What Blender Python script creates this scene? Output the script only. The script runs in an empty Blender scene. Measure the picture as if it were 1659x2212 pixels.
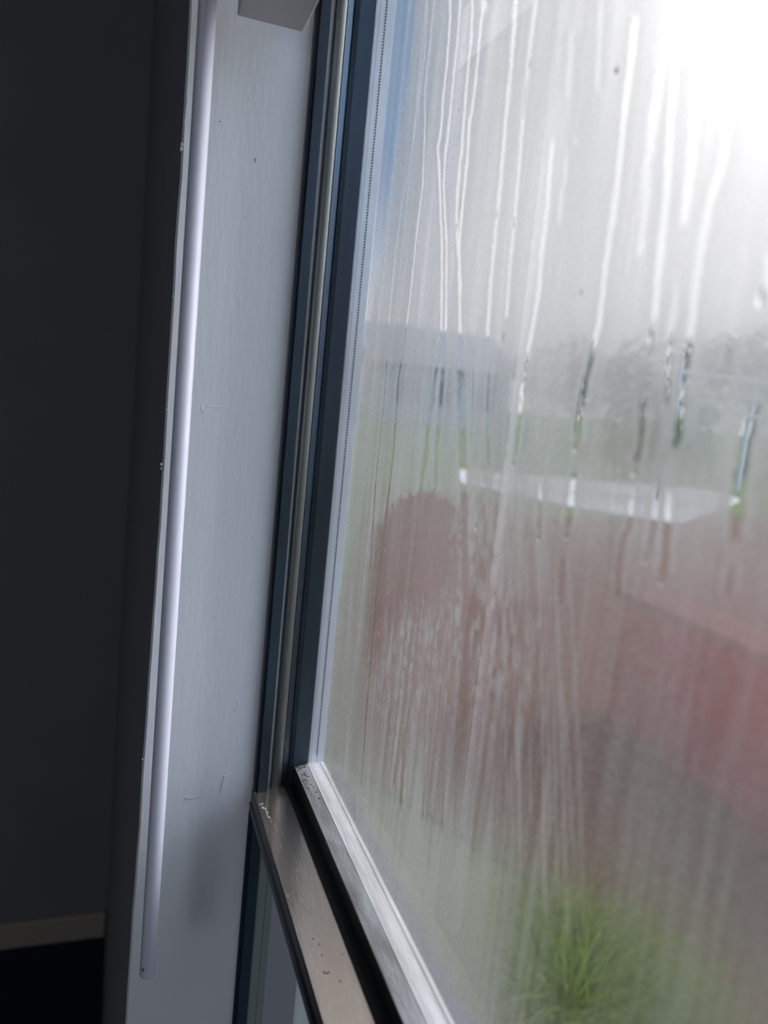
import bpy, bmesh, math, random
import numpy as np
from mathutils import Vector, Matrix, noise

random.seed(11)
rng = np.random.default_rng(7)
SC = bpy.context.scene
COL = SC.collection

# ------------------------------------------------------------------ camera
# world frame: X = through the window to outside, Y = along the window towards the jamb, Z = up; eye at the origin
F, CX, CY = 1661.0, 829.5, 1106.0
yv = Vector((-560, 316, -F)).normalized()
zr = Vector((1090, 10668, F))
zv = (zr - yv * zr.dot(yv)).normalized()
xv = yv.cross(zv)
RW = Matrix((xv, yv, zv))                       # world = RW @ camera
cam_d = bpy.data.cameras.new('camera')
cam = bpy.data.objects.new('camera', cam_d)
COL.objects.link(cam)
cam.matrix_world = RW.to_4x4()
cam_d.sensor_fit = 'VERTICAL'
cam_d.sensor_height = 36.0
cam_d.lens = 36.0 * F / 2212.0
cam_d.clip_start = 0.005
cam_d.clip_end = 400
cam_d.dof.use_dof = True
cam_d.dof.focus_distance = 0.50
cam_d.dof.aperture_fstop = cam_d.lens / 4.2     # a phone's aperture, about 4 mm wide
SC.camera = cam

# ------------------------------------------------------------------ sky and exposure
SC.view_settings.view_transform = 'Standard'
SC.view_settings.look = 'None'
SC.view_settings.gamma = 1
SC.view_settings.use_curve_mapping = False
SC.view_settings.exposure = 0.72
SC.cycles.use_denoising = True
SC.cycles.max_bounces = 14
SC.cycles.transparent_max_bounces = 24
SC.cycles.transmission_bounces = 12
SC.cycles.diffuse_bounces = 6
SC.cycles.caustics_reflective = True
SC.cycles.sample_clamp_indirect = 6.0
SC.cycles.blur_glossy = 0.5

SKY_BASE, GLOW_SIDE = 0.60, 8.5
GLOW_DIR = Vector((0.595, 0.612, 0.520)).normalized()
GLOW_WIDE, GLOW_TIGHT = 0.15, 1.3
world = bpy.data.worlds.new('sky')
SC.world = world
world.use_nodes = True
nt = world.node_tree
nt.nodes.clear()
def N(tree, typ, **kw):
    n = tree.nodes.new(typ)
    for k, v in kw.items(): setattr(n, k, v)
    return n
def math_(tree, op, a, b=None, clamp=False):
    n = N(tree, 'ShaderNodeMath', operation=op, use_clamp=clamp)
    for i, v in enumerate((a, b)):
        if v is None: continue
        if isinstance(v, (int, float)): n.inputs[i].default_value = v
        else: tree.links.new(v, n.inputs[i])
    return n.outputs[0]
tc = N(nt, 'ShaderNodeTexCoord')
def dotdir(d):
    n = N(nt, 'ShaderNodeVectorMath', operation='DOT_PRODUCT')
    nt.links.new(tc.outputs['Generated'], n.inputs[0]); n.inputs[1].default_value = d
    return math_(nt, 'MAXIMUM', n.outputs['Value'], 0.0)
g = dotdir(GLOW_DIR)
wide = math_(nt, 'MULTIPLY', math_(nt, 'POWER', g, 8.0), GLOW_WIDE)
tight = math_(nt, 'MULTIPLY', math_(nt, 'POWER', g, 60.0), GLOW_TIGHT)
cl = N(nt, 'ShaderNodeTexNoise'); cl.inputs['Scale'].default_value = 2.2; cl.inputs['Detail'].default_value = 4
nt.links.new(tc.outputs['Generated'], cl.inputs['Vector'])
cloud = math_(nt, 'MULTIPLY_ADD', cl.outputs['Fac'], 0.5); nt.nodes[-1].inputs[2].default_value = 0.75
# a second glow added to the sky, out of view, to light jamb and wand
second = math_(nt, 'MULTIPLY', math_(nt, 'POWER', dotdir(Vector((0.85, -0.20, 0.52)).normalized()), 9.0), GLOW_SIDE)
total = math_(nt, 'MULTIPLY', math_(nt, 'ADD', math_(nt, 'ADD', math_(nt, 'ADD', wide, tight), second), SKY_BASE), cloud)
white = N(nt, 'ShaderNodeVectorMath', operation='SCALE'); white.inputs[0].default_value = (0.98, 0.99, 1.0)
nt.links.new(total, white.inputs['Scale'])
# blue gap between the clouds on the jamb's side of the view, and a bluer sky behind the photographer
sx = N(nt, 'ShaderNodeSeparateXYZ'); nt.links.new(tc.outputs['Generated'], sx.inputs[0])
def mr(v, a, b, c, d):
    n = N(nt, 'ShaderNodeMapRange', interpolation_type='SMOOTHSTEP')
    for k, q in zip(('From Min', 'From Max', 'To Min', 'To Max'), (a, b, c, d)): n.inputs[k].default_value = q
    nt.links.new(v, n.inputs['Value']); return n.outputs[0]
ratio = math_(nt, 'DIVIDE', sx.outputs['X'], math_(nt, 'MAXIMUM', sx.outputs['Y'], 0.02))
gap = math_(nt, 'MULTIPLY', mr(ratio, 0.31, 0.37, 1, 0), mr(sx.outputs['Z'], 0.0, 0.30, 0, 0.95))
back = mr(sx.outputs['Y'], -0.5, 0.15, 0.75, 0.0)
bl = math_(nt, 'MAXIMUM', gap, back)
mx = N(nt, 'ShaderNodeMix', data_type='RGBA')
nt.links.new(bl, mx.inputs['Factor']); nt.links.new(white.outputs[0], mx.inputs['A'])
bs = N(nt, 'ShaderNodeVectorMath', operation='SCALE'); nt.links.new(math_(nt, 'ADD', math_(nt, 'MULTIPLY', back, 1.6), 0.55), bs.inputs['Scale'])
bs.inputs[0].default_value = (0.26, 0.42, 0.68)
nt.links.new(bs.outputs[0], mx.inputs['B'])
bg = N(nt, 'ShaderNodeBackground'); nt.links.new(mx.outputs['Result'], bg.inputs['Color'])
wo = N(nt, 'ShaderNodeOutputWorld'); nt.links.new(bg.outputs[0], wo.inputs['Surface'])

# added fill lamp that lifts the dark room, far behind the photographer
ld = bpy.data.lights.new('room_fill', 'AREA'); ld.shape = 'RECTANGLE'; ld.size = 1.2; ld.size_y = 1.2; ld.energy = 10; ld.color = (0.80, 0.88, 1.0)
lo = bpy.data.objects.new('room_fill', ld); COL.objects.link(lo)
lo.location = (-2.2, -2.40, 0.1); lo.rotation_euler = (math.radians(90), 0, 0)

# ------------------------------------------------------------------ helpers
def ray(px, py):
    return RW @ Vector(((px - CX) / F, -(py - CY) / F, -1.0))
def on_x(px, py, d): r = ray(px, py); return r * (d / r.x)
def on_y(px, py, d): r = ray(px, py); return r * (d / r.y)
def on_z(px, py, d): r = ray(px, py); return r * (d / r.z)

def material(name, color, rough=0.6, metal=0.0, spec=0.5, color2=None, scale=40.0, bump=0.0, bump_scale=200.0,
             stretch=(1, 1, 1), detail=4.0, lo=0.35, hi=0.65, coat=0.0):
    m = bpy.data.materials.new(name); m.use_nodes = True
    t = m.node_tree; b = t.nodes['Principled BSDF']
    b.inputs['Base Color'].default_value = (*color, 1)
    b.inputs['Roughness'].default_value = rough
    b.inputs['Metallic'].default_value = metal
    b.inputs['Specular IOR Level'].default_value = spec
    b.inputs['Coat Weight'].default_value = coat
    c = N(t, 'ShaderNodeTexCoord')
    mp = N(t, 'ShaderNodeMapping'); mp.inputs['Scale'].default_value = stretch
    t.links.new(c.outputs['Object'], mp.inputs['Vector'])
    if color2:
        n = N(t, 'ShaderNodeTexNoise'); n.inputs['Scale'].default_value = scale; n.inputs['Detail'].default_value = detail
        t.links.new(mp.outputs[0], n.inputs['Vector'])
        r = N(t, 'ShaderNodeMapRange'); r.inputs['From Min'].default_value = lo; r.inputs['From Max'].default_value = hi
        t.links.new(n.outputs['Fac'], r.inputs['Value'])
        x = N(t, 'ShaderNodeMix', data_type='RGBA')
        x.inputs['A'].default_value = (*color, 1); x.inputs['B'].default_value = (*color2, 1)
        t.links.new(r.outputs[0], x.inputs['Factor']); t.links.new(x.outputs['Result'], b.inputs['Base Color'])
    if bump:
        n = N(t, 'ShaderNodeTexNoise'); n.inputs['Scale'].default_value = bump_scale; n.inputs['Detail'].default_value = 3
        t.links.new(mp.outputs[0], n.inputs['Vector'])
        bp = N(t, 'ShaderNodeBump'); bp.inputs['Strength'].default_value = bump; bp.inputs['Distance'].default_value = 0.001
        t.links.new(n.outputs['Fac'], bp.inputs['Height']); t.links.new(bp.outputs[0], b.inputs['Normal'])
    return m

def link(name, bm, mat, parent=None, smooth=False, kind=None):
    me = bpy.data.meshes.new(name)
    bmesh.ops.recalc_face_normals(bm, faces=bm.faces)
    bm.to_mesh(me); bm.free()
    if smooth:
        for p in me.polygons: p.use_smooth = True
    if mat: me.materials.append(mat)
    o = bpy.data.objects.new(name, me); COL.objects.link(o)
    if parent: o.parent = parent
    if kind: o['kind'] = kind
    return o
def empty(name, loc=(0, 0, 0)):
    o = bpy.data.objects.new(name, None); COL.objects.link(o); o.location = loc
    o.empty_display_size = 0.05
    return o
def part(name, bm, mat, root, smooth=False):
    """a part modelled in world coordinates under a thing whose Empty stands elsewhere"""
    bmesh.ops.translate(bm, verts=bm.verts, vec=-root.location)
    return link(name, bm, mat, root, smooth)
def tag(o, label, cat, group=None, kind=None):
    o['label'] = label; o['category'] = cat
    if group: o['group'] = group
    if kind: o['kind'] = kind
    return o
def box(bm, x0, x1, y0, y1, z0, z1, bevel=0.0):
    r = bmesh.ops.create_cube(bm, size=1.0, matrix=Matrix.Translation(((x0+x1)/2, (y0+y1)/2, (z0+z1)/2)) @ Matrix.Diagonal((x1-x0, y1-y0, z1-z0, 1)))
    if bevel:
        es = {e for v in r['verts'] for e in v.link_edges}
        bmesh.ops.bevel(bm, geom=list(es), offset=bevel, segments=3, profile=0.6, affect='EDGES')
    return bm
def B(*a, **k): return box(bmesh.new(), *a, **k)
def extrude(bm, pts, axis, a, b):
    """closed polygon of 2-D points swept along an axis: 'Z' takes (x,y) points, 'Y' takes (x,z) points"""
    f = (lambda p, t: (p[0], p[1], t)) if axis == 'Z' else (lambda p, t: (p[0], t, p[1]))
    A = [bm.verts.new(f(p, a)) for p in pts]; Bv = [bm.verts.new(f(p, b)) for p in pts]
    n = len(pts)
    for i in range(n): bm.faces.new((A[i], A[(i+1) % n], Bv[(i+1) % n], Bv[i]))
    bm.faces.new(A[::-1]); bm.faces.new(Bv)
    return bm

# ------------------------------------------------------------------ materials
paint = material('grey_white_paint', (0.76, 0.765, 0.78), 0.5, color2=(0.79, 0.79, 0.80), scale=9, bump=0.25, bump_scale=260, stretch=(1, 1, 0.25))
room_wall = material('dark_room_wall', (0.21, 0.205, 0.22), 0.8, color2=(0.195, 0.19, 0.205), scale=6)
room_floor = material('dark_blue_carpet', (0.02, 0.045, 0.085), 0.95, spec=0.1, color2=(0.02, 0.03, 0.045), scale=300)
room_base = material('brown_skirting', (0.42, 0.35, 0.29), 0.5)
bronze = material('dark_anodised_metal', (0.06, 0.09, 0.125), 0.30, metal=0.75, spec=0.5, color2=(0.045, 0.05, 0.06), scale=30, stretch=(1, 1, 0.1), bump=0.05, bump_scale=500)
bronze_y = material('ledge_reflection_metal', (0.62, 0.52, 0.43), 0.20, metal=0.85, spec=0.9, color2=(0.72, 0.61, 0.51), scale=60, stretch=(1, 0.25, 1), bump=0.06, bump_scale=700)  # beige reflection of the bright pane put into the dark ledge's colour
bronze_dark = material('near_black_metal', (0.03, 0.03, 0.038), 0.35, metal=0.5, bump=0.05, bump_scale=500)
rubber = material('black_gasket', (0.006, 0.007, 0.009), 0.6)
ridge_m = material('ridge_reflected_light', (0.17, 0.175, 0.165), 0.42, metal=0.6, color2=(0.13, 0.135, 0.13), scale=50, stretch=(1, 1, 0.1))  # same dark metal, made paler for the light the ridge reflects
alu = material('weathered_aluminium', (0.74, 0.75, 0.76), 0.45, metal=0.35, color2=(0.28, 0.27, 0.25), scale=55, stretch=(1.6, 0.35, 1), bump=0.3, bump_scale=600, lo=0.4, hi=0.75)
spacer_m = material('spacer_lit', (0.90, 0.90, 0.90), 0.42, color2=(0.68, 0.67, 0.65), scale=120, stretch=(2, 0.25, 0.25), bump=0.2, bump_scale=500)  # bottom spacer, whitened for the sky light falling on it
spacer_v = material('spacer_dim', (0.74, 0.77, 0.82), 0.4, metal=0.15, color2=(0.68, 0.71, 0.76), scale=30)  # same spacer, greyed for its dimmer jamb side
plastic = material('white_lilac_plastic', (0.66, 0.645, 0.73), 0.42, spec=0.5)
plastic2 = material('white_blind_metal', (0.60, 0.60, 0.62), 0.45)
grime = material('dark_grime', (0.05, 0.045, 0.04), 0.9, color2=(0.2, 0.19, 0.17), scale=900)
chip_m = material('bare_plaster', (0.62, 0.62, 0.62), 0.9, color2=(0.45, 0.45, 0.46), scale=900)

def obscure_mat():
    m = bpy.data.materials.new('dimming_grey_glass'); m.use_nodes = True
    t = m.node_tree; b = t.nodes['Principled BSDF']; b.inputs['Base Color'].default_value = (.22, .24, .27, 1); b.inputs['Roughness'].default_value = .4
    tl = N(t, 'ShaderNodeBsdfTranslucent'); tl.inputs['Color'].default_value = (.5, .53, .57, 1)
    tr = N(t, 'ShaderNodeBsdfTransparent'); a = N(t, 'ShaderNodeMixShader'); a.inputs['Fac'].default_value = .35; x = N(t, 'ShaderNodeMixShader'); x.inputs['Fac'].default_value = .42
    t.links.new(tl.outputs[0], a.inputs[1]); t.links.new(tr.outputs[0], a.inputs[2])
    t.links.new(b.outputs[0], x.inputs[1]); t.links.new(a.outputs[0], x.inputs[2]); t.links.new(x.outputs[0], t.nodes['Material Output'].inputs['Surface'])
    return m
obscure = obscure_mat()
def glass_mat():
    m = bpy.data.materials.new('clear_glass'); m.use_nodes = True
    t = m.node_tree; t.nodes.clear()
    o = N(t, 'ShaderNodeOutputMaterial'); x = N(t, 'ShaderNodeMixShader'); fr = N(t, 'ShaderNodeFresnel')
    fr.inputs['IOR'].default_value = 1.5
    tr = N(t, 'ShaderNodeBsdfTransparent'); tr.inputs['Color'].default_value = (0.992, 0.99, 0.99, 1)
    gl = N(t, 'ShaderNodeBsdfGlossy'); gl.inputs['Roughness'].default_value = 0.015
    geo = N(t, 'ShaderNodeNewGeometry')
    fac = math_(t, 'MULTIPLY', math_(t, 'MULTIPLY', fr.outputs[0], 1.05), math_(t, 'SUBTRACT', 1.0, geo.outputs['Backfacing']))
    t.links.new(fac, x.inputs['Fac']); t.links.new(tr.outputs[0], x.inputs[1]); t.links.new(gl.outputs[0], x.inputs[2])
    t.links.new(x.outputs[0], o.inputs['Surface'])
    return m
glass = glass_mat()

def water_mat():
    m = bpy.data.materials.new('water'); m.use_nodes = True
    b = m.node_tree.nodes['Principled BSDF']
    b.inputs['Base Color'].default_value = (1, 1, 1, 1); b.inputs['Roughness'].default_value = 0.0
    b.inputs['Transmission Weight'].default_value = 1.0; b.inputs['IOR'].default_value = 1.33
    return m
water = water_mat()

FOG_DIFF, FOG_IOR, FOG_ROUGH = 0.16, 1.10, 1.0
def fog_mat():
    """condensation: where the film lies, light is scattered forwards and a little of it in all directions; the rest passes clear"""
    m = bpy.data.materials.new('condensation_film'); m.use_nodes = True
    t = m.node_tree; t.nodes.clear(); L = t.links.new
    o = N(t, 'ShaderNodeOutputMaterial')
    at = N(t, 'ShaderNodeAttribute', attribute_name='film'); c = N(t, 'ShaderNodeTexCoord')
    mp = N(t, 'ShaderNodeMapping'); mp.inputs['Scale'].default_value = (1, 1, 0.55); L(c.outputs['Object'], mp.inputs['Vector'])
    n1 = N(t, 'ShaderNodeTexNoise'); n1.inputs['Scale'].default_value = 1300; n1.inputs['Detail'].default_value = 3; L(mp.outputs[0], n1.inputs['Vector'])
    mp2 = N(t, 'ShaderNodeMapping'); mp2.inputs['Scale'].default_value = (1, 1, 0.05); L(c.outputs['Object'], mp2.inputs['Vector'])
    n2 = N(t, 'ShaderNodeTexNoise'); n2.inputs['Scale'].default_value = 320; n2.inputs['Detail'].default_value = 5; L(mp2.outputs[0], n2.inputs['Vector'])
    g = math_(t, 'ADD', math_(t, 'MULTIPLY', n1.outputs['Fac'], 0.95), math_(t, 'MULTIPLY', n2.outputs['Fac'], 0.4))
    g = math_(t, 'MULTIPLY', math_(t, 'SUBTRACT', g, 0.675), 1.3)
    f = at.outputs['Fac']
    amp = math_(t, 'ADD', math_(t, 'MULTIPLY', math_(t, 'MULTIPLY', f, math_(t, 'SUBTRACT', 1.0, f)), 2.6), 0.25)
    F_ = math_(t, 'ADD', f, math_(t, 'MULTIPLY', g, amp), clamp=True)
    tr = N(t, 'ShaderNodeBsdfTransparent')
    tl = N(t, 'ShaderNodeBsdfTranslucent'); tl.inputs['Color'].default_value = (0.85, 0.86, 0.86, 1)
    df = N(t, 'ShaderNodeBsdfDiffuse'); df.inputs['Color'].default_value = (0.85, 0.86, 0.86, 1)
    rf = N(t, 'ShaderNodeBsdfRefraction', distribution='BECKMANN'); rf.inputs['IOR'].default_value = FOG_IOR; rf.inputs['Roughness'].default_value = FOG_ROUGH
    rf.inputs['Color'].default_value = (0.86, 0.85, 0.86, 1)
    bp = N(t, 'ShaderNodeBump'); bp.inputs['Strength'].default_value = 0.5; bp.inputs['Distance'].default_value = 0.0006
    L(n1.outputs['Fac'], bp.inputs['Height']); L(bp.outputs[0], rf.inputs['Normal'])
    d = N(t, 'ShaderNodeMixShader'); d.inputs['Fac'].default_value = 0.35; L(tl.outputs[0], d.inputs[1]); L(df.outputs[0], d.inputs[2])
    s = N(t, 'ShaderNodeMixShader'); L(math_(t, 'ADD', math_(t, 'MULTIPLY', math_(t, 'POWER', F_, 2.0), FOG_DIFF), 0.02), s.inputs['Fac']); L(rf.outputs[0], s.inputs[1]); L(d.outputs[0], s.inputs[2])
    x = N(t, 'ShaderNodeMixShader'); L(F_, x.inputs['Fac']); L(tr.outputs[0], x.inputs[1]); L(s.outputs[0], x.inputs[2])
    L(x.outputs[0], o.inputs['Surface'])
    return m
fog = fog_mat()

# ------------------------------------------------------------------ the room
YJ = 0.5            # the jamb's plane
XW = 0.0250         # room face of the window wall
XG = 0.1372
XF = 0.1000         # where the metal frame starts
ZF = -1.53
def structure(name, bm, mat, **k): return link(name, bm, mat, kind='structure', **k)

WT = 0.1497            # the wall's outer face
jb = bmesh.new()
# jamb of the window wall: a wall block from the reveal to the room's corner, its arris a little uneven
segs = 120
ring0, ring1 = [], []
for i in range(segs + 1):
    z = ZF + (1.0 - ZF) * i / segs
    e = 0.0006 * noise.noise(Vector((0, 0, z * 25))) + 0.0004 * noise.noise(Vector((3, 0, z * 90)))
    dx = (0.0259 if z > 0.1 else 0.0253 if z > -0.1 else 0.0215 + 0.0035 * (z + 0.46) / 0.36 if z > -0.46 else 0.0212) - XW
    dx = max(-0.005, dx)
    ring0.append(((XW + dx + e, YJ + 0.0022, z), (XW + dx + 0.0012 + e, YJ, z), (XG - .0004, YJ, z), (XG - .0004, YJ + .0135, z), (WT, YJ + .0135, z), (WT, 1.9995, z), (XW + dx + e, 1.9995, z)))
rows = [[jb.verts.new(p) for p in r] for r in ring0]
for a, b in zip(rows, rows[1:]):
    for i in range(7): jb.faces.new((a[i], a[(i+1) % 7], b[(i+1) % 7], b[i]))
jb.faces.new(rows[0]); jb.faces.new(rows[-1][::-1])
wall_jamb = structure('wall_window', jb, paint)
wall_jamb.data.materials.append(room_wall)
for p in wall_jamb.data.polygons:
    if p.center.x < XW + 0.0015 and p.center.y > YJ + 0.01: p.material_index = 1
# below the window, above it, and the wall behind the photographer's shoulder
bm = B(XW - 0.002, WT, -2.5, YJ - 0.0005, ZF, -0.95); structure('wall_below_window', bm, paint)
bm = B(XW, WT, -2.5, YJ - 0.0005, 0.62, 1.0); structure('wall_above_window', bm, paint)
bm = B(XW, WT, -2.5, -1.0, -0.9495, 0.6195); structure('wall_near_window', bm, paint)
structure('wall_far', B(-3.0, WT, 2.0, 2.12, ZF, 1.0), room_wall)
structure('wall_left', B(-3.12, -3.0, -2.6, 2.12, ZF, 1.0), room_wall)
structure('wall_back', B(-3.0, WT, -2.62, -2.5, ZF, 1.0), room_wall)
structure('floor', B(-3.12, WT, -2.62, 2.12, ZF - 0.1, ZF), room_floor)
structure('ceiling', B(-3.12, WT, -2.62, 2.12, 1.0, 1.1), room_wall)
bm = bmesh.new(); extrude(bm, [(1.982, ZF), (2.0, ZF), (2.0, ZF + 0.068), (1.99, ZF + 0.068), (1.982, ZF + 0.06)], 'Y', 0, 1)
for v in bm.verts: v.co = (-3.0 + v.co.y * (3.0 + XW - 0.008), v.co.x, v.co.z)
structure('baseboard_far', bm, room_base)

# scars in the reveal's paint, small dents and blisters standing proud of it
def scar(name, pts, w, h, mat=paint):
    bm = bmesh.new()
    seq = []
    for k, (a, wa) in enumerate(zip(pts, w)):
        seq.append((a, wa))
        if k + 1 < len(pts) and math.dist(a, pts[k + 1]) < 22:
            b_, wb = pts[k + 1], w[k + 1]
            for t_ in (.25, .5, .75): seq.append(((a[0] + (b_[0] - a[0]) * t_, a[1] + (b_[1] - a[1]) * t_), ((wa[0] + wb[0]) * .42, (wa[1] + wb[1]) * .42)))
    for (px, py), ww in seq:
        p = on_y(px, py, YJ)
        s = bmesh.ops.create_icosphere(bm, subdivisions=2, radius=1.0)
        for v in s['verts']:
            k = 1 + 0.35 * noise.noise(v.co * 1.7 + Vector((px, py, 0)) * 0.13)
            v.co = Vector((v.co.x * ww[0] * k, v.co.y * h, v.co.z * ww[1] * k)) + p
    return link(name, bm, mat, wall_jamb, smooth=True)
mm = 0.001
scar('paint_scar', [(436, 880), (438, 890), (452, 879), (466, 880), (478, 879), (441, 902)], [(.4*mm, 1.6*mm), (.35*mm, 1.5*mm), (2*mm, .35*mm), (2*mm, .3*mm), (1.6*mm, .3*mm), (.4*mm, 1.2*mm)], .25*mm)
scar('paint_scar', [(486, 1678), (482, 1688), (480, 1698), (477, 1712), (494, 1671)], [(1.6*mm, .9*mm), (.6*mm, 1.6*mm), (1.1*mm, 1.2*mm), (.9*mm, 1.6*mm), (1.6*mm, .4*mm)], .5*mm)
scar('paint_scar', [(402, 1724), (412, 1725), (422, 1723), (432, 1721)], [(1.2*mm, .7*mm), (1.6*mm, .55*mm), (1.4*mm, .5*mm), (.9*mm, .4*mm)], .6*mm, chip_m)
scar('paint_scar', [(512, 1512), (516, 1520), (508, 1535)], [(.9*mm, .9*mm), (.6*mm, 1.2*mm), (.9*mm, .7*mm)], .3*mm)
scar('paint_scar', [(476, 263), (473, 262)], [(.5*mm, .3*mm), (.25*mm, .25*mm)], .2*mm, grime)
scar('paint_scar', [(551, 344), (552, 349)], [(.25*mm, .8*mm), (.2*mm, .7*mm)], .2*mm, grime)
scar('paint_scar', [(538, 211), (540, 216)], [(.3*mm, .9*mm), (.25*mm, .6*mm)], .2*mm)
for (px, py) in ((604, 257), (532, 660), (470, 655), (529, 470), (545, 1160), (463, 1335), (462, 1575), (575, 1330), (514, 1668), (455, 1140), (520, 900), (560, 640)):
    scar('paint_speck', [(px, py)], [(.28*mm, .32*mm)], .25*mm, grime if px % 2 else paint)
# chips along the arris
bm = bmesh.new()
for px, py, s in ((401, 215, 1.3), (400, 228, 1.8), (399, 236, 1.0), (397, 262, 1.2), (396, 272, .8), (390, 312, 1.1), (389, 322, 1.3), (398, 250, .7), (346, 1003, 1.0), (345, 1012, .7), (357, 885, .8), (371, 640, .6), (305, 1640, .8)):
    p = on_y(px + 2.5, py, YJ + 0.0004)
    r = bmesh.ops.create_icosphere(bm, subdivisions=2, radius=1.0)
    for v in r['verts']:
        k = 1 + 0.5 * noise.noise(v.co * 2 + Vector((px, py, 1)))
        v.co = Vector((v.co.x * .7*mm * s * k, v.co.y * .6*mm * s, v.co.z * 1.1*mm * s * k)) + p
link('paint_chips', bm, chip_m, wall_jamb)

# ------------------------------------------------------------------ the window
win = empty('window_1', (0.12, YJ, -0.28)); win['kind'] = 'structure'
ZT = 0.6195
XG = 0.1372           # inner pane
XO = 0.1492           # outer pane
# jamb-side frame, swept in Z
prof = [(0.0984, 0.5045), (0.0984, 0.4945), (0.0990, 0.4940), (0.0995, 0.4955), (0.1002, 0.4955), (0.1006, 0.4930),
        (0.1012, 0.4925), (0.1070, 0.4925), (0.1078, 0.4935), (0.1080, 0.5040), (0.1103, 0.5040), (0.1104, 0.4985)]
prof2 = [(0.1186, 0.4985), (0.1188, 0.5050), (0.1228, 0.5052), (0.1232, 0.4990), (0.1262, 0.4986), (0.1362, 0.4986), (0.1372, 0.4996),
         (0.1372, 0.5045)]
mid = [(0.1114, 0.5045), (0.1186, 0.5045)]
bm = bmesh.new(); extrude(bm, prof[:-1] + [(0.1103, 0.5045)], 'Z', -0.30, ZT); part('side_frame', bm, bronze, win)
bm = bmesh.new(); extrude(bm, prof2, 'Z', -0.30, ZT); part('glazing_stop', bm, bronze, win)
arc = [(0.1145 - 0.0036 * math.cos(a), 0.4985 - 0.0024 * math.sin(a)) for a in [math.pi * i / 12 for i in range(13)]]
bm = bmesh.new(); extrude(bm, [(0.1108, 0.5045)] + arc + [(0.1186, 0.5045)], 'Z', -0.284, ZT); part('frame_ridge', bm, ridge_m, win, smooth=False)
# clear the jamb plaster behind the frame: the frame is set on it, its back 4.5 mm inside the plaster

# meeting rail, swept in Y
Y0 = -0.98
zl = -0.2832
lower = [(0.0972, -0.2995), (0.0972, -0.2962), (0.0978, -0.2955), (0.0970, -0.2948), (0.0970, -0.2935), (0.0979, -0.2929), (0.0979, -0.2840), (0.0984, zl),
         (0.1282, zl + 0.0003), (0.1282, -0.2995)]
bm = bmesh.new(); extrude(bm, lower, 'Y', Y0, YJ - 0.0012); rail = part('meeting_rail', bm, bronze_dark, win)
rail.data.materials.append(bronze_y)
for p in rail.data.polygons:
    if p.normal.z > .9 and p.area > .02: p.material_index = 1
bm = bmesh.new(); extrude(bm, [(0.1282, -0.2995), (0.1282, -0.2778), (0.1277, -0.2773), (0.1277, -0.2697), (0.1362, -0.2685), (0.1362, -0.2995)], 'Y', Y0, YJ - 0.0016)
part('glazing_riser', bm, rubber, win)
bm = bmesh.new(); extrude(bm, [(0.1212, zl + .0002), (0.1214, zl + .0012), (0.1240, zl + .0016), (0.1243, zl + .0010), (0.1279, zl + .0014), (0.1279, zl + .0002)], 'Y', Y0, YJ - 0.0014); part('ledge_gasket', bm, rubber, win)  # gasket step; its black also stands in for the riser's reflection
bm = bmesh.new(); extrude(bm, [(0.1275, -0.2697), (0.1275, -0.2688), (0.1305, -0.2682), (0.1362, -0.2672), (0.1362, -0.2684)], 'Y', Y0, YJ - 0.0012)
part('glazing_bead', bm, alu, win)
# spacer between the panes: bottom and jamb side
bm = bmesh.new(); extrude(bm, [(0.1366, -0.276), (0.1366, -0.2672), (0.1432, -0.2672), (0.1435, -0.2676), (0.1462, -0.2676), (0.1465, -0.2672), (XO - 0.0005, -0.2672), (XO - 0.0005, -0.276)], 'Y', Y0, YJ + 0.001)
part('spacer', bm, spacer_m, win)
bm = bmesh.new(); extrude(bm, [(XG + .0002, 0.5090), (XG + .0002, 0.5010), (0.1434, 0.5010), (0.1436, 0.5014), (0.1440, 0.5014), (0.1442, 0.5010), (XO - 0.0005, 0.5010), (XO - 0.0005, 0.5090)], 'Z', -0.276, ZT)
sp = part('spacer', bm, spacer_v, win)
bm = bmesh.new()
z = -0.262
while z < 0.30:
    box(bm, 0.14312, 0.14362, 0.5006, 0.5010, z, z + 0.0008); z += 0.0018
o = link('perforation', bm, rubber, sp, kind='stuff'); bmesh_loc = -win.location
for v in o.data.vertices: v.co += bmesh_loc
bm = B(XG + .0042, XO - .0005, YJ + .0002, YJ + .0009, -0.2665, ZT); part('spacer_sealant', bm, material('sealant', (0.35, 0.34, 0.33), 0.7), win) if False else bm.free()

# panes
def pane(name, x, y1, z0, th=0.003, z1=ZT, mat=glass):
    bm = B(x, x + th, Y0, y1, z0, z1); return part(name, bm, mat, win)
pane('inner_pane', XG, YJ + 0.0008, -0.2669)
pane('outer_pane', XO, YJ + 0.0095, -0.276)
# the outside of the frame
bm = bmesh.new(); box(bm, XO + .0032, 0.1595, Y0, YJ - .0062, -0.31, -0.274); part('outer_rail', bm, bronze, win)
# top, near side and bottom of the frame, outside the picture
bm = bmesh.new(); box(bm, 0.10, 0.16, -1.0, YJ, ZT - 0.03, ZT); part('head_frame', bm, bronze, win)
bm = bmesh.new(); box(bm, 0.10, 0.16, -1.0, -0.96, -0.95, ZT - 0.0302); part('near_frame', bm, bronze, win)

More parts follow.
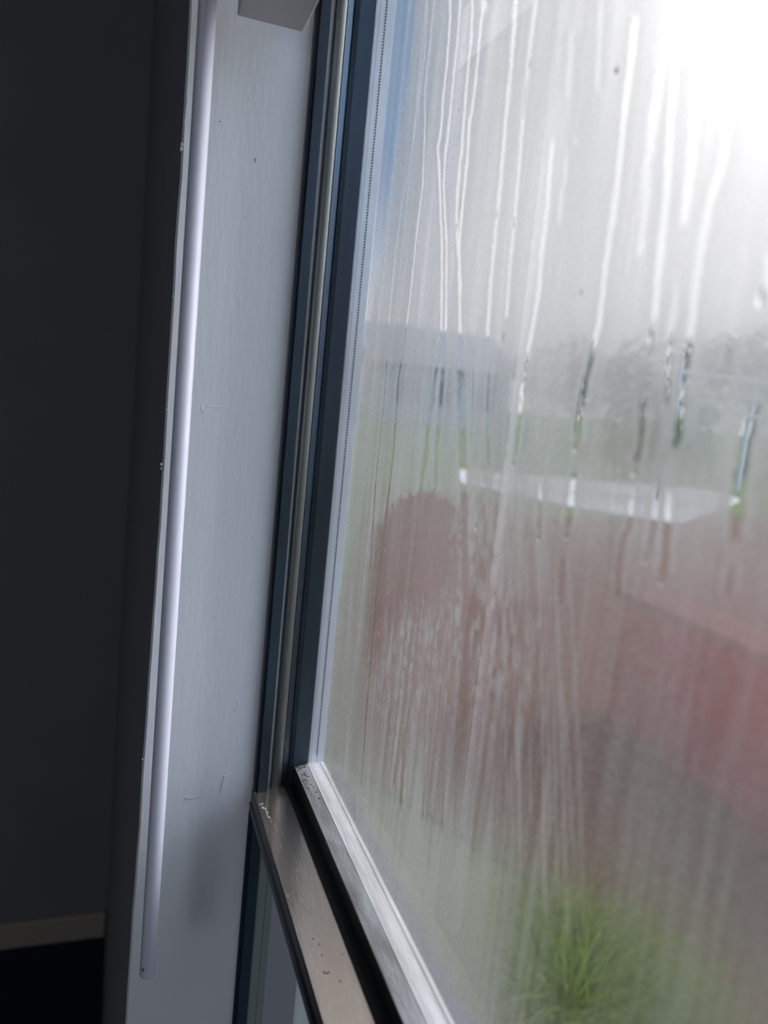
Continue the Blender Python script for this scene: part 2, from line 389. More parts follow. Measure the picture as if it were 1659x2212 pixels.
# lower light: dark side frame, strips coloured as the jamb's reflection, dimmed glass, dark cill
low = empty('window_2', (0.12, YJ, -0.9)); low['kind'] = 'structure'
teal = material('teal_black_frame', (0.018, 0.04, 0.055), 0.35, metal=0.3)
palegreen = material('pale_jamb_reflection', (0.26, 0.30, 0.29), 0.5)
bm = bmesh.new(); extrude(bm, [(0.0972, 0.506), (0.0972, 0.4985), (0.0985, 0.4982), (0.0990, 0.4995), (0.0998, 0.4995), (0.1002, 0.4975), (0.1075, 0.4975), (0.1075, 0.506)], 'Z', -0.95, -0.2997)
part('side_frame', bm, teal, low)
bm = B(0.1076, 0.1142, 0.4990, 0.506, -0.95, -0.2998); part('jamb_reflection', bm, palegreen, low)
bm = B(0.1142, 0.1148, 0.5005, 0.506, -0.95, -0.2998); part('reflection_line', bm, rubber, low)
bm = B(0.1148, 0.1192, 0.4992, 0.506, -0.95, -0.2998); part('jamb_reflection', bm, palegreen, low)
bm = B(0.1192, 0.1440, 0.4998, 0.506, -0.95, -0.2998); part('jamb_reflection', bm, material('grey_jamb_reflection', (0.40, 0.41, 0.43), 0.5), low)
bm = B(0.1442, 0.1482, Y0, 0.5055, -0.95, -0.2998); part('dimmed_pane', bm, obscure, low)  # lower pane, greyed and half opaque to keep daylight off the lower jamb
bm = B(0.10, 0.16, Y0, 0.498, -0.949, -0.915); part('bottom_frame', bm, bronze, low)
bm = B(0.10, 0.16, -1.0, -0.96, -0.949, -0.2998); part('near_frame', bm, bronze, low)

# grime and chips where rail meets bead
bm = bmesh.new()
for i in range(70):
    t = random.random() ** 1.8
    y = 0.4975 - 0.045 * t
    x = 0.1285 + random.random() * 0.006
    s = random.uniform(.2, .8) * mm
    r = bmesh.ops.create_icosphere(bm, subdivisions=1, radius=1)
    for v in r['verts']:
        v.co = Vector((v.co.x * s, v.co.y * s * 1.6, v.co.z * s * .35)) + Vector((x, y, -0.2688 + (x - .1275) * .18))
for px, py in ((704, 1820), (709, 1818), (714, 1823)):
    p = on_z(px, py, -0.2686); r = bmesh.ops.create_icosphere(bm, subdivisions=1, radius=1)
    for v in r['verts']: v.co = Vector((v.co.x * .8*mm, v.co.y * .5*mm, v.co.z * .3*mm)) + p
part('grime', bm, grime, win)['kind'] = 'stuff'
pale = material('pale_scuff', (0.52, 0.51, 0.49), 0.8)
bm = bmesh.new()
for i in range(46):
    px = 563 + i * 0.75 + random.uniform(-4, 4) * (1 - i / 60); py = 1736 + i * 1.15 + random.uniform(-5, 5)
    p = on_z(px, py, zl + 0.00015); s = random.uniform(.2, .75) * mm * (1.2 if i < 26 else .5)
    r = bmesh.ops.create_icosphere(bm, subdivisions=1, radius=1)
    for v in r['verts']: v.co = Vector((v.co.x * s, v.co.y * s * 1.4, v.co.z * .18*mm)) + p
for px, py in ((577, 1794), (606, 1829), (651, 1944), (622, 1935), (640, 2005), (663, 2070), (700, 2090), (640, 1880)):
    p = on_z(px, py, zl + 0.0001); r = bmesh.ops.create_icosphere(bm, subdivisions=1, radius=.35*mm, matrix=Matrix.Translation(p))
part('paint_scuff', bm, pale, win)['kind'] = 'stuff'
bm = bmesh.new()
for px, py in ((699, 2100), (703, 2103), (707, 2102), (710, 2101), (676, 2028), (695, 2064), (739, 2062), (690, 2040), (735, 2120)):
    p = on_z(px, py, zl + 0.0001); r = bmesh.ops.create_icosphere(bm, subdivisions=1, radius=1)
    for v in r['verts']: v.co = Vector((v.co.x * .55*mm, v.co.y * .7*mm, v.co.z * .15*mm)) + p
part('grime', bm, grime, win)['kind'] = 'stuff'
# torn edge of sealant at the rail's corner
bm = bmesh.new()
pts = [(543, 1690), (550, 1688), (557, 1686), (564, 1684), (563, 1680), (561, 1677)]
for a, b in zip(pts, pts[1:]):
    pa, pb = on_y(*a, .4965), on_y(*b, .4965)
    for k in range(4):
        p = pa.lerp(pb, k / 4); s = (.55 + .3 * random.random()) * mm
        r = bmesh.ops.create_icosphere(bm, subdivisions=1, radius=s, matrix=Matrix.Translation(p))
part('torn_sealant', bm, pale, win)

# ------------------------------------------------------------------ the condensation film on the outer pane
ys = np.concatenate([np.linspace(Y0, 0.09, 90), np.arange(0.0905, YJ + 0.0008, 0.0005)])
zs = np.concatenate([np.arange(-0.2670, 0.262, 0.0010), np.linspace(0.265, ZT, 60)])
XFILM = XO - 0.00012
YY, ZZ = np.meshgrid(ys, zs)                       # rows: z
ny, nz = len(ys), len(zs)
# the film's pattern is laid out in the pane's plane; (u, v) is the same plane seen square to the photograph's frame
P = np.stack([np.full(YY.size, XFILM), YY.ravel(), ZZ.ravel()], 1)
Rm = np.array(RW)
Cc = P @ Rm
U = CX + F * Cc[:, 0] / np.maximum(-Cc[:, 2], 1e-4)
V = CY - F * Cc[:, 1] / np.maximum(-Cc[:, 2], 1e-4)
front = -Cc[:, 2] > 0.02
U = np.where(front, U, 5000.0); V = np.where(front, V, 1000.0)

def ss(a, b, x):
    t = np.clip((x - a) / (b - a), 0, 1); return t * t * (3 - 2 * t)
def vnoise(x, y, seed):
    """smooth value noise"""
    r = np.random.default_rng(seed).random((257, 257))
    xi = np.floor(x).astype(int); yi = np.floor(y).astype(int)
    fx = x - xi; fy = y - yi; fx = fx * fx * (3 - 2 * fx); fy = fy * fy * (3 - 2 * fy)
    a = r[yi % 256, xi % 256]; b = r[yi % 256, (xi + 1) % 256]; c = r[(yi + 1) % 256, xi % 256]; d = r[(yi + 1) % 256, (xi + 1) % 256]
    return (a * (1 - fx) + b * fx) * (1 - fy) + (c * (1 - fx) + d * fx) * fy
yv_, zv_ = YY.ravel(), ZZ.ravel()
n_big = vnoise(yv_ * 25 + 40, zv_ * 12 + 40, 1)
n_mid = vnoise(yv_ * 160 + 400, zv_ * 12 + 40, 2)       # long vertical bands
n_run = vnoise(yv_ * 520 + 900, zv_ * 16 + 40, 3)       # fine runs
n_blot = vnoise(yv_ * 260 + 400, zv_ * 220 + 90, 4)
n_grain = vnoise(yv_ * 900 + 1400, zv_ * 420 + 90, 5)

n_wide = vnoise(yv_ * 70 + 100, zv_ * 6 + 40, 6)
film = 0.86 + (0.22 * (n_wide - .5) + 0.14 * (n_mid - .5)) * ss(900, 600, V) + 0.10 * (n_big - .5) + (0.16 * (n_mid - .5) + 0.12 * (n_run - .5)) * (1 - .65 * ss(1100, 1400, U))
# lower half is thinner, thinner still to the right
low_ = ss(1000, 1350, V)
film -= low_ * (0.14 + 0.08 * ss(1050, 1250, U) - 0.16 * ss(1230, 1450, U) * ss(1050, 1250, V))
# lower left corner stays wet
film += 0.30 * ss(1500, 1900, V) * ss(1250, 950, U)
# clear margin beside the jamb
bx = np.interp(V, [-400, 0, 95, 200, 260, 350, 450, 550, 650, 800, 1000, 2300], [930, 903, 893, 879, 870, 852, 838, 826, 808, 772, 748, 660])
edge = bx + 8 * (n_blot - .5) + 10 * (n_mid - .5)
marg = ss(4, -6, U - edge)
depth_ = np.interp(V, [0, 500, 700, 1000, 1300, 2300], [0.82, 0.78, 0.45, 0.25, 0.2, 0.1])
film -= marg * depth_ * (0.75 + 0.5 * n_mid)
# ragged wet band along the margin
rag = np.exp(-((U - edge - 6) / 12) ** 2) * ss(60, 200, V) * ss(760, 560, V)
film -= rag * (n_grain - .35) * 0.9
# wiped patch
top = 1058 + 0.0075 * (U - 915) ** 2
left = np.interp(V, [1050, 1150, 1250, 1400, 1500], [850, 815, 808, 800, 790])
right = np.interp(V, [1050, 1150, 1250, 1500], [990, 985, 988, 975])
bot = 1300 - 45 * np.exp(-((U - 985) / 45) ** 2) + 120 * ss(880, 800, U)
ragn = 46 * (n_blot - .5) + 24 * (n_grain - .5)
patch = ss(-8, 14, V - top + ragn * .5) * ss(-26, 22, U - left + ragn * .3) * ss(-14, 14, right - U + ragn) * ss(-50, 30, bot - V + ragn * 1.6)
film -= patch * (0.62 - 0.12 * (n_blot > .78))
# blotchy remains under the patch
blot = ss(1240, 1330, V) * ss(1950, 1550, V) * ss(780, 830, U) * ss(1230, 1080, U)
film -= blot * (0.20 + 0.75 * (0.5 - n_blot) * ss(1700, 1350, V) + 0.5 * (0.5 - n_run))
# beyond the patch: faint speckle where the film has coarse drops
spk = ss(1000, 1050, V) * ss(1500, 1200, V) * ss(960, 1000, U) * ss(1100, 1050, U)
film += spk * (n_blot - .5) * 0.6

wob = lambda seed, a: a * (2 * vnoise(V / 16 + 3, V * 0 + seed, 77) - 1) + a * .6 * (2 * vnoise(V / 5 + 3, V * 0 + seed, 78) - 1)
def track(pts, w, s, seed=0, halo=0.12, fade=30, wobble=None, target=0.06):
    """a drop's run: a clear thread with a slightly thicker bank either side"""
    global film
    vs = [p[1] for p in pts]; us = [p[0] for p in pts]
    x = np.interp(V, vs, us) + wob(seed, w * .22 if wobble is None else wobble)
    m = ss(vs[0] - 6, vs[0] + fade, V) * ss(vs[-1] + 6, vs[-1] - min(fade, 12), V)
    ww = w * (0.85 + 0.4 * vnoise(V / 30, V * 0 + seed + 5, 79))
    d = np.abs(U - x)
    k = np.exp(-(d / ww) ** 4) * m * s
    film = film * (1 - k) + target * k
    film += halo * np.exp(-((d - 2.1 * ww) / (1.0 * ww)) ** 2) * m
T = [
 ([(919,-60),(918,29),(911,67),(909,106),(905,154),(900,222),(893,300)], 1.7, .8),
 ([(925,-60),(921,48),(919,77),(918,116),(913,147),(905,212),(902,260)], 1.7, .8),
 ([(943,-60),(934,39),(931,77),(926,125),(922,154),(918,193),(918,273),(913,405),(899,512),(887,634),(879,700),(860,822),(850,978),(843,1040),(832,1123)], 1.8, .9),
 ([(899,268),(880,380),(869,439),(858,520),(850,585),(840,700),(835,781),(829,876),(817,985),(812,1039),(805,1147),(800,1229)], 1.3, .8),
 ([(972,-60),(973,35),(969,87),(965,145),(958,203),(955,251),(951,295),(946,318),(948,347),(950,400),(955,536),(954,700),(953,745)], 2.6, 1),
 ([(999,-60),(992,44),(988,96),(981,154),(974,231),(967,299),(963,328),(958,395),(965,536),(963,700),(960,745)], 2.4, 1),
 ([(1022,-60),(1019,68),(1013,135),(1006,212),(1002,260),(998,318),(989,400),(986,488),(991,561),(994,700),(994,735)], 2.7, 1),
 ([(1047,-60),(1044,30)], 8, .8), ([(1046,0),(1038,58),(1033,116),(1024,212),(1014,270),(1010,338),(1005,399),(999,439),(992,536),(995,640)], 2.9, 1),
 ([(994,700),(996,870),(1001,1012),(1004,1139),(1006,1383),(1000,1560)], 6.5, .75),
 ([(1118,-60),(1106,122),(1094,244),(1084,366),(1072,488),(1062,585),(1052,735)], 4.0, .85),
 ([(1166,-60),(1145,98),(1138,180)], 4, .45), ([(1132,240),(1121,366),(1111,478),(1101,585),(1094,690)], 3.4, .85),
 ([(1196,293),(1189,351),(1184,439),(1172,536),(1167,595),(1162,648),(1152,700),(1140,763),(1128,846),(1121,910),(1113,983)], 4.2, 1),
 ([(1224,320),(1220,380),(1211,440),(1208,490)], 4.5, .5), ([(1244,295),(1243,312)], 7, .7),
 ([(1374,29),(1362,137),(1347,268),(1338,366),(1325,463),(1308,580),(1294,700),(1274,788),(1260,851),(1250,910),(1247,954)], 5.6, .95),
 ([(1240,1012),(1233,1090),(1226,1139)], 6, .8), ([(1218,1188),(1213,1305)], 6, .5),
 ([(1430,140),(1406,293),(1394,439),(1381,556)], 8, .75),
 ([(1459,137),(1447,293),(1438,439),(1430,512),(1420,610),(1413,692)], 7, .95),
 ([(1527,-60),(1516,146),(1498,293),(1484,439),(1477,488)], 10, .95),
 ([(1460,610),(1455,683),(1447,700),(1440,875)], 6, .55),
 ([(1612,-60),(1601,40),(1581,171),(1562,351),(1533,439),(1518,517),(1503,610),(1494,700),(1479,797),(1472,875),(1467,919),(1459,968)], 8, .85),
 ([(1665,540),(1656,640)], 12, .9), ([(1635,866),(1611,944),(1598,1041),(1589,1168)], 11, .8), ([(1584,1212),(1572,1285)], 8, .45),
 ([(1391,846),(1381,973),(1372,1002)], 6, .55), ([(1367,1051),(1360,1139),(1347,1163),(1338,1217),(1333,1280)], 5.5, .6),
 ([(1416,1051),(1413,1139),(1401,1188)], 5.5, .55), ([(1445,1051),(1440,1163),(1433,1240)], 7, .8),
 ([(1167,1041),(1165,1150)], 4.5, .7),
 ([(962,729),(955,827),(945,944),(943,993),(940,1061)], 4, .9), ([(955,729),(938,827),(923,944),(918,993),(908,1061)], 4, .9),
 ([(1024,745),(1021,860),(1017,960)], 1.6, .6), ([(1060,745),(1052,900),(1056,1010)], 3, .4),
 ([(900,1290),(885,1420),(868,1560),(850,1700)], 3, .6), ([(905,1330),(895,1480),(872,1600),(866,1750)], 3, .55),
 ([(985,1180),(978,1400),(962,1560),(955,1800)], 2, .5), ([(815,1280),(795,1500),(780,1700)], 1.6, .5),
 ([(1300,-40),(1290,200)], 5, .35), ([(1236,60),(1226,220)], 6, .3), ([(1330,400),(1310,560)], 6, .35), ([(1395,330),(1352,600)], 5, .3),
]
for i, (p, w, s) in enumerate(T): track(p, w, s, seed=i * 1.37 + 2)
# fan of thin fogged lines, right of the wiped patch, and broad ones further right
r2 = random.Random(5)
def ridge(pts, w, a, seed):
    global film
    vs = [p[1] for p in pts]; us = [p[0] for p in pts]
    x = np.interp(V, vs, us) + wob(seed, .8)
    m = ss(vs[0], vs[0] + 60, V) * ss(vs[-1], vs[-1] - 60, V)
    film = film + a * np.exp(-((U - x) / w) ** 2) * m
fan = [(1050,1062,1500,1.6),(1078,1095,1750,1.8),(1088,1108,1820,1.4),(1098,1118,1700,2.4),(1106,1125,1900,1.5),(1118,1122,1850,3.0),(1128,1135,1560,1.8),(1136,1146,1790,2.2),(1148,1150,1460,1.6),
       (1160,1178,2000,4.6),(1170,1188,1840,2.0),(1182,1205,1950,2.4),(1200,1226,2060,4.6),(1212,1240,1880,2.2),(1232,1262,2030,3.5)]
for i, (a, b, e, w) in enumerate(fan):
    s = r2.choice([980, 1040, 1080, 1150, 1300]) if i < 12 else r2.choice([1250, 1350, 1450])
    ridge([(a, s), ((a + b) / 2 + 3, (s + e) / 2), (b, e)], w, 0.34 * r2.uniform(.7, 1.3), i * 2.1)
for i in range(34):
    u = r2.uniform(880, 1600); v = r2.uniform(700, 1000)
    ridge([(u, v), (u - 12, v + r2.uniform(150, 420))], r2.uniform(1.5, 5), r2.uniform(-.18, .18), i * 1.9 + 40)
for i in range(26):
    u = r2.uniform(740, 1150); v = r2.uniform(1300, 1800)
    ridge([(u, v), (u - 10, v + r2.uniform(150, 420))], r2.uniform(1.2, 3.2), r2.uniform(-.26, .14), i * 1.3 + 90)
# thinned area over the green plant, low centre
film -= 0.22 * np.exp(-(((U - 1230) / 130) ** 2 + ((V - 2110) / 170) ** 2)) * (.6 + .8 * n_blot)
film = np.clip(film, 0.03, 0.97).astype(np.float32)

me = bpy.data.meshes.new('condensation')
idx = np.arange(ny * nz).reshape(nz, ny)
quads = np.stack([idx[:-1, :-1], idx[:-1, 1:], idx[1:, 1:], idx[1:, :-1]], -1).reshape(-1, 4)
me.vertices.add(ny * nz); me.vertices.foreach_set('co', (P - np.array(win.location)).astype(np.float32).ravel())
me.loops.add(quads.size); me.loops.foreach_set('vertex_index', quads.ravel().astype(np.int32))
me.polygons.add(len(quads)); me.polygons.foreach_set('loop_start', np.arange(0, quads.size, 4, dtype=np.int32))
me.update(calc_edges=True)
a_ = me.attributes.new('film', 'FLOAT', 'POINT'); a_.data.foreach_set('value', film)
me.materials.append(fog)
o = bpy.data.objects.new('condensation', me); COL.objects.link(o); o.parent = win; o['kind'] = 'stuff'

# tiny beads of water along the wet lower edge and in the blotchy area
bm = bmesh.new()
def bead(bm, px, py, r, tall=1.2, flat=.55):
    p = on_x(px, py, XFILM - 0.0001)
    s = bmesh.ops.create_icosphere(bm, subdivisions=1, radius=1)
    for v in s['verts']: v.co = Vector((v.co.x * r * flat, v.co.y * r, v.co.z * r * tall)) + p - Vector((r * flat, 0, 0))
for i in range(900):
    t = random.random(); e = abs(random.gauss(0, 1)) * 38
    py = 1665 + 560 * t; px = 695 + (py - 1653) * .489 + 6 + e
    bead(bm, px, py, random.uniform(.12, .34) * mm)
for i in range(260):
    px = random.gauss(905, 60); py = random.gauss(1400, 110); bead(bm, px, py, random.uniform(.12, .3) * mm, 1.7)
for i in range(150):
    bead(bm, random.uniform(1000, 1640), random.uniform(1150, 2150), random.uniform(.10, .26) * mm)
for i in range(200):
    py = random.uniform(150, 650); bead(bm, float(np.interp(py, [0, 260, 450, 650], [900, 870, 838, 816])) + random.gauss(4, 9), py, random.uniform(.10, .25) * mm, 1.8)
part('water_beads', bm, water, win, smooth=True)['kind'] = 'stuff'

# ------------------------------------------------------------------ the blind: head rail over the reveal, tilt wand hanging before it
blind = empty('window_blind', (0.07, 0.2, 0.20))
tag(blind, 'white window blind rail at the top of the reveal with a long white tilt wand', 'blind')
bm = bmesh.new(); box(bm, 0.0508, 0.0885, -0.97, 0.480, 0.2003, 0.236, bevel=0.0012); part('head_rail', bm, plastic2, blind)
# wand: a round tube, bevelled end, a small hole through it near the end
top_p = on_y(449, 0, 0.45); bot_p = on_y(318, 2106, 0.45)
axis = (top_p - bot_p).normalized()
RWD = 0.00475
L_ = (top_p - bot_p).length + 0.035
bm = bmesh.new()
ringsz = [(-0.0002, .0), (0.0, .78), (0.0004, .93), (0.0012, 1.0), (L_, 1.0)]
zax = axis; xax = zax.cross(Vector((0, 1, 0))).normalized(); yax = zax.cross(xax)
rings = []
for h, k in ringsz[1:]:
    rings.append([bm.verts.new(bot_p + zax * h + (xax * math.cos(a) + yax * math.sin(a)) * RWD * k) for a in [2 * math.pi * j / 48 for j in range(48)]])
for a, b in zip(rings, rings[1:]):
    for j in range(48): bm.faces.new((a[j], a[(j+1) % 48], b[(j+1) % 48], b[j]))
bm.faces.new(rings[0][::-1]); bm.faces.new(rings[-1])
wand = part('tilt_wand', bm, plastic, blind)
# the hole, cut by boolean then the cutter is removed
hp = bot_p + zax * 0.0040
view = -hp.normalized(); side = view.cross(zax).normalized()
hole_dir = (view + side * 0.55).normalized()
hole_dir = (view * math.cos(.55) + side * math.sin(.55)).normalized()
bmc = bmesh.new()
rot = Vector((0, 0, 1)).rotation_difference(hole_dir).to_matrix().to_4x4()
bmesh.ops.create_cone(bmc, cap_ends=True, segments=24, radius1=0.0011, radius2=0.0011, depth=0.0052, matrix=Matrix.Translation(hp + hole_dir * 0.0046) @ rot)
cut = link('cutter', bmc, None)
md = wand.modifiers.new('hole', 'BOOLEAN'); md.object = cut; md.operation = 'DIFFERENCE'; md.solver = 'EXACT'
bpy.context.view_layer.update()
new = bpy.data.meshes.new_from_object(wand.evaluated_get(bpy.context.evaluated_depsgraph_get()))
wand.modifiers.clear(); wand.data = new
bpy.data.objects.remove(cut)
for p in new.polygons: p.use_smooth = len(p.vertices) == 4 and p.area > 1e-5
# hook from rail to wand
bm = bmesh.new()
tp = bot_p + zax * L_
pts = [tp - zax * .004, tp + zax * .004, Vector((0.040, 0.45, tp.z + 0.006)), Vector((0.0512, 0.45, 0.222))]
for a, b in zip(pts, pts[1:]):
    d = b - a; r = Vector((0, 0, 1)).rotation_difference(d).to_matrix().to_4x4()
    bmesh.ops.create_cone(bm, cap_ends=True, segments=10, radius1=.0012, radius2=.0012, depth=d.length, matrix=Matrix.Translation((a + b) / 2) @ r)
part('wand_hook', bm, material('hook_plastic', (.7, .7, .72), .3), blind)

# ------------------------------------------------------------------ drops on the fogged pane
def drop(px, py, h, w, label, lean=0.0):
    h *= 1.75; w *= 1.6
    c = on_x(px, py, XFILM)
    bm = bmesh.new(); s = bmesh.ops.create_uvsphere(bm, u_segments=20, v_segments=14, radius=1)
    for v in s['verts']:
        t = (v.co.z + 1) / 2                       # 0 bottom .. 1 top: a pear, fuller below
        k = (1 - 0.55 * t ** 1.5)
        v.co = Vector((v.co.x * w * .45 * k, v.co.y * w * k + lean * t * h, v.co.z * h))
    ob = link('water_drop', bm, water, smooth=True)
    ob.location = c - Vector((w * .42, 0, 0))
    tag(ob, label, 'water drop', 'water drops on the fogged glass')
drop(1111, 1000, 1.5*mm, .70*mm, 'water drop ending a dark run at the white path band, left of the others')
drop(1244, 966, 1.0*mm, .62*mm, 'round bright water drop ending the long run above the pale path')
drop(1374, 1020, .95*mm, .7*mm, 'fat cream water drop at the level of the pale path')
drop(1408, 724, 1.25*mm, .65*mm, 'bright slanting water drop high up under a broad white run')
drop(1648, 640, 1.6*mm, .75*mm, 'bright water drop at the right edge of the picture under dark shape')
drop(1226, 1156, 1.1*mm, .6*mm, 'dark water drop with a bright foot below the pale path, right one of two')
drop(1165, 1160, 1.0*mm, .6*mm, 'dark water drop below the pale path, left one of two')
drop(1397, 1208, .7*mm, .5*mm, 'small water drop above the wide dark one, on brownish glass')
drop(1432, 1255, .9*mm, .55*mm, 'lowest water drop, white dot beneath a wide dark run')
drop(1030, 1136, 1.2*mm, .6*mm, 'pale water drop right of the wiped dark patch')
drop(1088, 730, 1.5*mm, .45*mm, 'thin water drop in open fog left of the branching run')
drop(992, 240, 1.4*mm, .35*mm, 'thin dark water drop between two white runs near the top')
drop(996, 440, 1.6*mm, .5*mm, 'dark water drop where two white runs join')
drop(986, 492, 1.4*mm, .4*mm, 'dark water drop just below where two white runs join')
drop(1111, 482, 1.5*mm, .45*mm, 'dark water drop on the second single white run')
drop(1074, 464, 1.1*mm, .35*mm, 'small dark water drop on the first single white run')
drop(1145, 140, 1.2*mm, .45*mm, 'water drop near the top in a bluish run')
drop(1257, 632, .6*mm, .5*mm, 'small round water drop alone in grey fog')
drop(1334, 152, .7*mm, .5*mm, 'small brown speck of a water drop near the top')
bpy.data.objects['water_drop.018'].data = bpy.data.objects['water_drop.018'].data.copy()
bpy.data.objects['water_drop.018'].data.materials[0] = material('brown_speck', (.12, .06, .04), .5)

# ------------------------------------------------------------------ outside
ZG = -1.6
def ground_poly(name, px, mat, z, thick=0.03, kind='structure'):
    bm = bmesh.new()
    top = [bm.verts.new(p) for p in px]; botv = [bm.verts.new((p[0], p[1], p[2] - thick)) for p in px]
    bm.faces.new(top); bm.faces.new(botv[::-1]); n = len(px)
    for i in range(n): bm.faces.new((top[i], botv[i], botv[(i+1) % n], top[(i+1) % n]))
    return link(name, bm, mat, kind=kind)
lawn_m = material('lawn_grass', (0.15, 0.19, 0.085), 0.9, spec=.1, color2=(0.20, 0.225, 0.115), scale=1.2)
structure('lawn', B(0.17, 150, -120, 160, ZG - .5, ZG), lawn_m)
def gz(px, py, z=ZG): return on_z(px, py, z)

brickpave = bpy.data.materials.new('brown_paving'); brickpave.use_nodes = True
t = brickpave.node_tree; b = t.nodes['Principled BSDF']; b.inputs['Roughness'].default_value = .85
c = N(t, 'ShaderNodeTexCoord'); br = N(t, 'ShaderNodeTexBrick'); br.inputs['Scale'].default_value = 4
br.inputs['Color1'].default_value = (.15, .060, .036, 1); br.inputs['Color2'].default_value = (.125, .056, .033, 1); br.inputs['Mortar'].default_value = (.11, .064, .046, 1)
t.links.new(c.outputs['Object'], br.inputs['Vector']); t.links.new(br.outputs['Color'], b.inputs['Base Color'])
zt = ZG + .02
pv = [Vector((1.2, -4, zt)), Vector((7, -4, zt)), gz(1850, 1150, zt), gz(1560, 1110, zt), gz(1400, 1120, zt), gz(1150, 1115, zt), gz(1000, 1062, zt), gz(900, 1058, zt), gz(800, 1040, zt), gz(725, 1350, zt), gz(690, 1600, zt), gz(800, 1680, zt), gz(980, 1790, zt), gz(1150, 1900, zt), gz(1290, 2030, zt), gz(1400, 2230, zt), gz(1460, 2500, zt)]
ground_poly('patio', pv, brickpave, zt)
path_m = material('pale_concrete', (.72, .68, .63), .8, color2=(.60, .55, .50), scale=3)
zp = ZG + .03
ground_poly('path', [gz(985, 1040, zp), gz(1240, 1095, zp), gz(1470, 1130, zp), gz(1600, 1080, zp), gz(1540, 1058, zp), gz(1250, 1032, zp), gz(985, 1014, zp)], path_m, zp)

redbrick = bpy.data.materials.new('red_brick'); redbrick.use_nodes = True
t = redbrick.node_tree; b = t.nodes['Principled BSDF']; b.inputs['Roughness'].default_value = .8
c = N(t, 'ShaderNodeTexCoord'); mpn = N(t, 'ShaderNodeMapping'); mpn.inputs['Rotation'].default_value = (math.pi / 2, 0, math.pi / 2)
br = N(t, 'ShaderNodeTexBrick'); br.inputs['Scale'].default_value = 4
br.inputs['Color1'].default_value = (.50, .06, .05, 1); br.inputs['Color2'].default_value = (.42, .05, .042, 1); br.inputs['Mortar'].default_value = (.36, .11, .09, 1)
t.links.new(c.outputs['Object'], mpn.inputs['Vector']); t.links.new(mpn.outputs[0], br.inputs['Vector']); t.links.new(br.outputs['Color'], b.inputs['Base Color'])
# garden wall with its coping
gw = empty('garden_wall', (2.6, 1.5, ZG + .02)); tag(gw, 'low red brick garden wall seen blurred through the fogged glass on the right', 'garden wall')
part('wall', B(2.5, 2.75, -1.0, 3.25, ZG + .02, -0.93, bevel=.01), redbrick, gw)
part('coping', B(2.47, 2.78, -1.02, 3.28, -0.93, -0.88, bevel=.012), material('coping_brick', (.22, .075, .06), .8), gw)

# green plant low by the wall: a mound of arching blades
pm = material('bright_green_leaf', (.20, .27, .025), .5, color2=(.28, .36, .045), scale=8)
c0 = gz(1215, 2200, zt); bm = bmesh.new(); rr = random.Random(3)
for i in range(2600):
    a = rr.uniform(0, 2 * math.pi); rad = .30 * math.sqrt(rr.random())
    base = Vector((c0.x + rad * math.cos(a), c0.y + rad * math.sin(a), zt))
    ln = rr.uniform(.14, .30) * (1.15 - rad); a2 = a + rr.gauss(0, .7); out = Vector((math.cos(a2), math.sin(a2), 0)); w = rr.uniform(.003, .006)
    sd = Vector((-out.y, out.x, 0)) * w; k = rr.uniform(.4, 1.3)
    prev = None
    for j in range(4):
        t_ = j / 3; p = base + Vector((0, 0, 1)) * ln * t_ * (1 - .35 * k * t_) + out * ln * k * t_ * t_ * .8
        ww = 1 - .9 * t_
        cur = (bm.verts.new(p - sd * ww), bm.verts.new(p + Vector((0, 0, -.0015)) + out * .001), bm.verts.new(p + sd * ww))
        if prev:
            bm.faces.new((prev[0], prev[1], cur[1], cur[0])); bm.faces.new((prev[1], prev[2], cur[2], cur[1]))
        prev = cur
gp = link('grass_clump', bm, pm); tag(gp, 'bright green mound of grassy leaves seen through the lower part of the fogged glass', 'plant')

# distant houses, hedge, shrubs, trees and a rail fence
leafs = {}
def leaf_mat(name, c1, c2):
    leafs[name] = material(name, c1, .8, spec=.1, color2=c2, scale=3, bump=.0)
    return leafs[name]
def crown(bm, c, r, n, seed, leaf=.12):
    """leafy crown: many small leaf quads in lumps around a centre"""
    q = random.Random(seed)
    lumps = [(Vector((q.gauss(0, .42) * r[0], q.gauss(0, .42) * r[1], q.gauss(0, .38) * r[2])) + c, q.uniform(.35, .6)) for _ in range(16)]
    for i in range(n):
        lc, lr = q.choice(lumps)
        d = Vector((q.gauss(0, 1), q.gauss(0, 1), q.gauss(0, 1))).normalized()
        p = lc + Vector((d.x * r[0], d.y * r[1], d.z * r[2])) * lr * q.uniform(.75, 1)
        u = d.orthogonal().normalized(); u.rotate(Matrix.Rotation(q.uniform(0, 6.28), 3, d)); v = d.cross(u); s = leaf * q.uniform(.6, 1.3)
        d2 = d * s * .25
        a, b, cc, e = (bm.verts.new(p - u * s), bm.verts.new(p + v * s * .5 + d2), bm.verts.new(p + u * s), bm.verts.new(p - v * s * .5 + d2))
        bm.faces.new((a, b, cc)); bm.faces.new((a, cc, e))
def tree(px, dist, h, rad, m, label, trunk=True, seed=0, cat='tree', name='tree', leaf=.16, n=2600):
    p = on_y(px, 900, dist); base = Vector((p.x, p.y, ZG))
    t_ = empty(name, base)
    bm = bmesh.new(); crown(bm, base + Vector((0, 0, h - rad[2])), rad, n, seed, leaf); part('foliage', bm, m, t_)
    bm = bmesh.new()
    bmesh.ops.create_cone(bm, cap_ends=True, segments=10, radius1=.18 if trunk else .06, radius2=.08 if trunk else .03, depth=h * .7, matrix=Matrix.Translation(base + Vector((0, 0, h * .35))))
    part('trunk', bm, bark, t_)
    tag(t_, label, cat); return t_
bark = material('bark', (.10, .08, .065), .9)
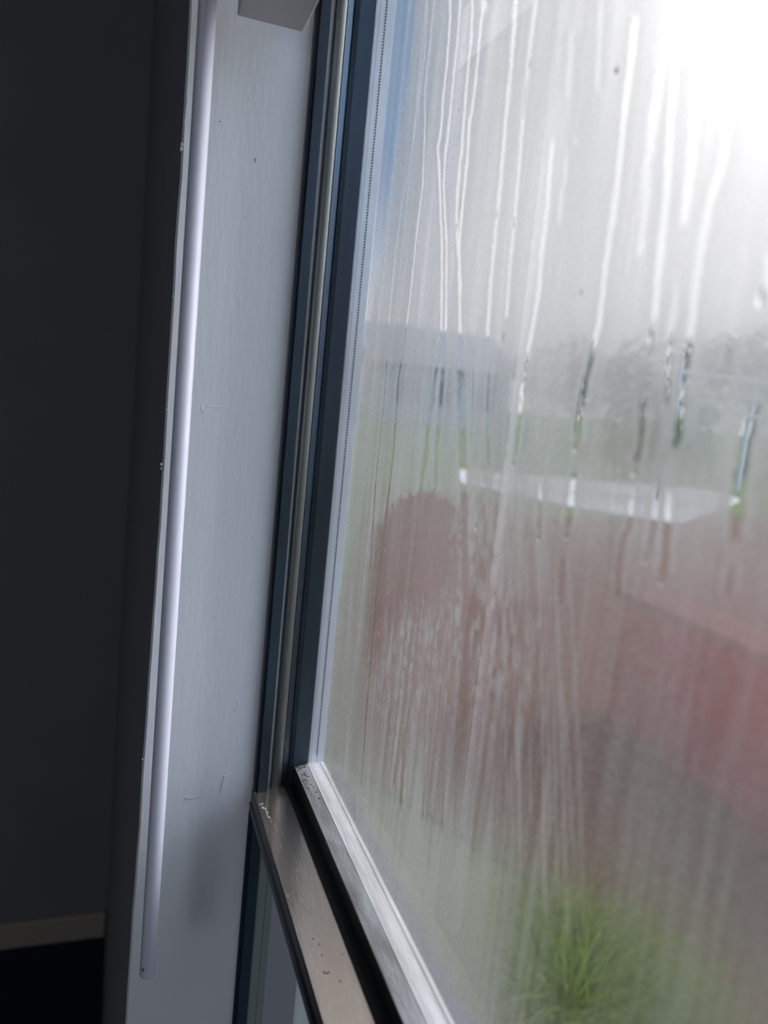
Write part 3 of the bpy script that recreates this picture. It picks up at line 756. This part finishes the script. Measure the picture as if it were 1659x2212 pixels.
g1 = leaf_mat('grey_green_leaf', (.19, .21, .17), (.26, .27, .23)); g2 = leaf_mat('green_leaf', (.09, .19, .07), (.13, .25, .09)); g3 = leaf_mat('rust_leaf', (.32, .17, .09), (.25, .17, .09))
g4 = leaf_mat('purple_grey_leaf', (.20, .18, .19), (.27, .24, .24))
tree(1640, 22, 6.0, (3.4, 3.4, 2.4), g4, 'wide greyish tree blurred beyond the glass at the right edge', seed=1)
tree(1370, 33, 6.0, (3.4, 3.4, 2.4), g1, 'grey green tree blurred in the distance right of the pale house', seed=2)
tree(1240, 50, 7.6, (3.6, 3.6, 3), g1, 'smaller distant tree between the house and the wide trees', seed=3)
tree(1450, 13, 1.75, (.75, .75, .55), g2, 'dark green shrub behind the pale path', False, 4, 'shrub', 'shrub', .06, 1800)
tree(1365, 16, 1.45, (1.0, 1.0, .6), g3, 'rusty orange shrub behind the pale path', False, 5, 'shrub', 'shrub', .06, 1800)
# house
hb = on_y(985, 900, 40); hs = empty('house', (hb.x, hb.y, ZG)); tag(hs, 'pale grey house with a low roof far beyond the lawn', 'house')
x0 = on_y(800, 900, 40).x; x1 = on_y(1090, 900, 40).x
part('wall', B(x0, x1, 40, 48, ZG, 1.6), material('render_grey', (.46, .46, .46), .9), hs)
bm = bmesh.new(); vs = [bm.verts.new(p) for p in ((x0-.5, 39.4, 1.6), (x1+.5, 39.4, 1.6), (x1+.5, 48.6, 1.6), (x0-.5, 48.6, 1.6), (x0-.5, 44, 4.0), (x1+.5, 44, 4.0))]
for f_ in ((0,1,5,4), (2,3,4,5), (0,4,3), (1,2,5), (3,2,1,0)): bm.faces.new([vs[i] for i in f_])
part('roof', bm, material('roof_grey', (.25, .24, .25), .8), hs)
for k in range(3):
    xa = x0 + (x1 - x0) * (.18 + .28 * k); part('window', B(xa, xa + 1.3, 39.93, 40.02, -.4, .9), material('house_glass', (.10, .12, .14), .2), hs)
# rail fence at the right, beyond the path
fc = empty('rail_fence', (20, 17, ZG)); tag(fc, 'pale horizontal rail fence far behind the path at the right', 'fence')
fm = material('fence_paint', (.62, .60, .60), .7)
fa = on_y(1470, 800, 16); fb = on_y(1900, 800, 16)
for k, zz in enumerate((0.0, .45, .9)):
    part('rail', B(fa.x, fb.x, 16, 16.05, zz - .05 + .35, zz + .05 + .35), fm, fc)
xq = fa.x
while xq < fb.x:
    part('post', B(xq, xq + .12, 16.05, 16.17, ZG, 1.4), fm, fc); xq += 2.4
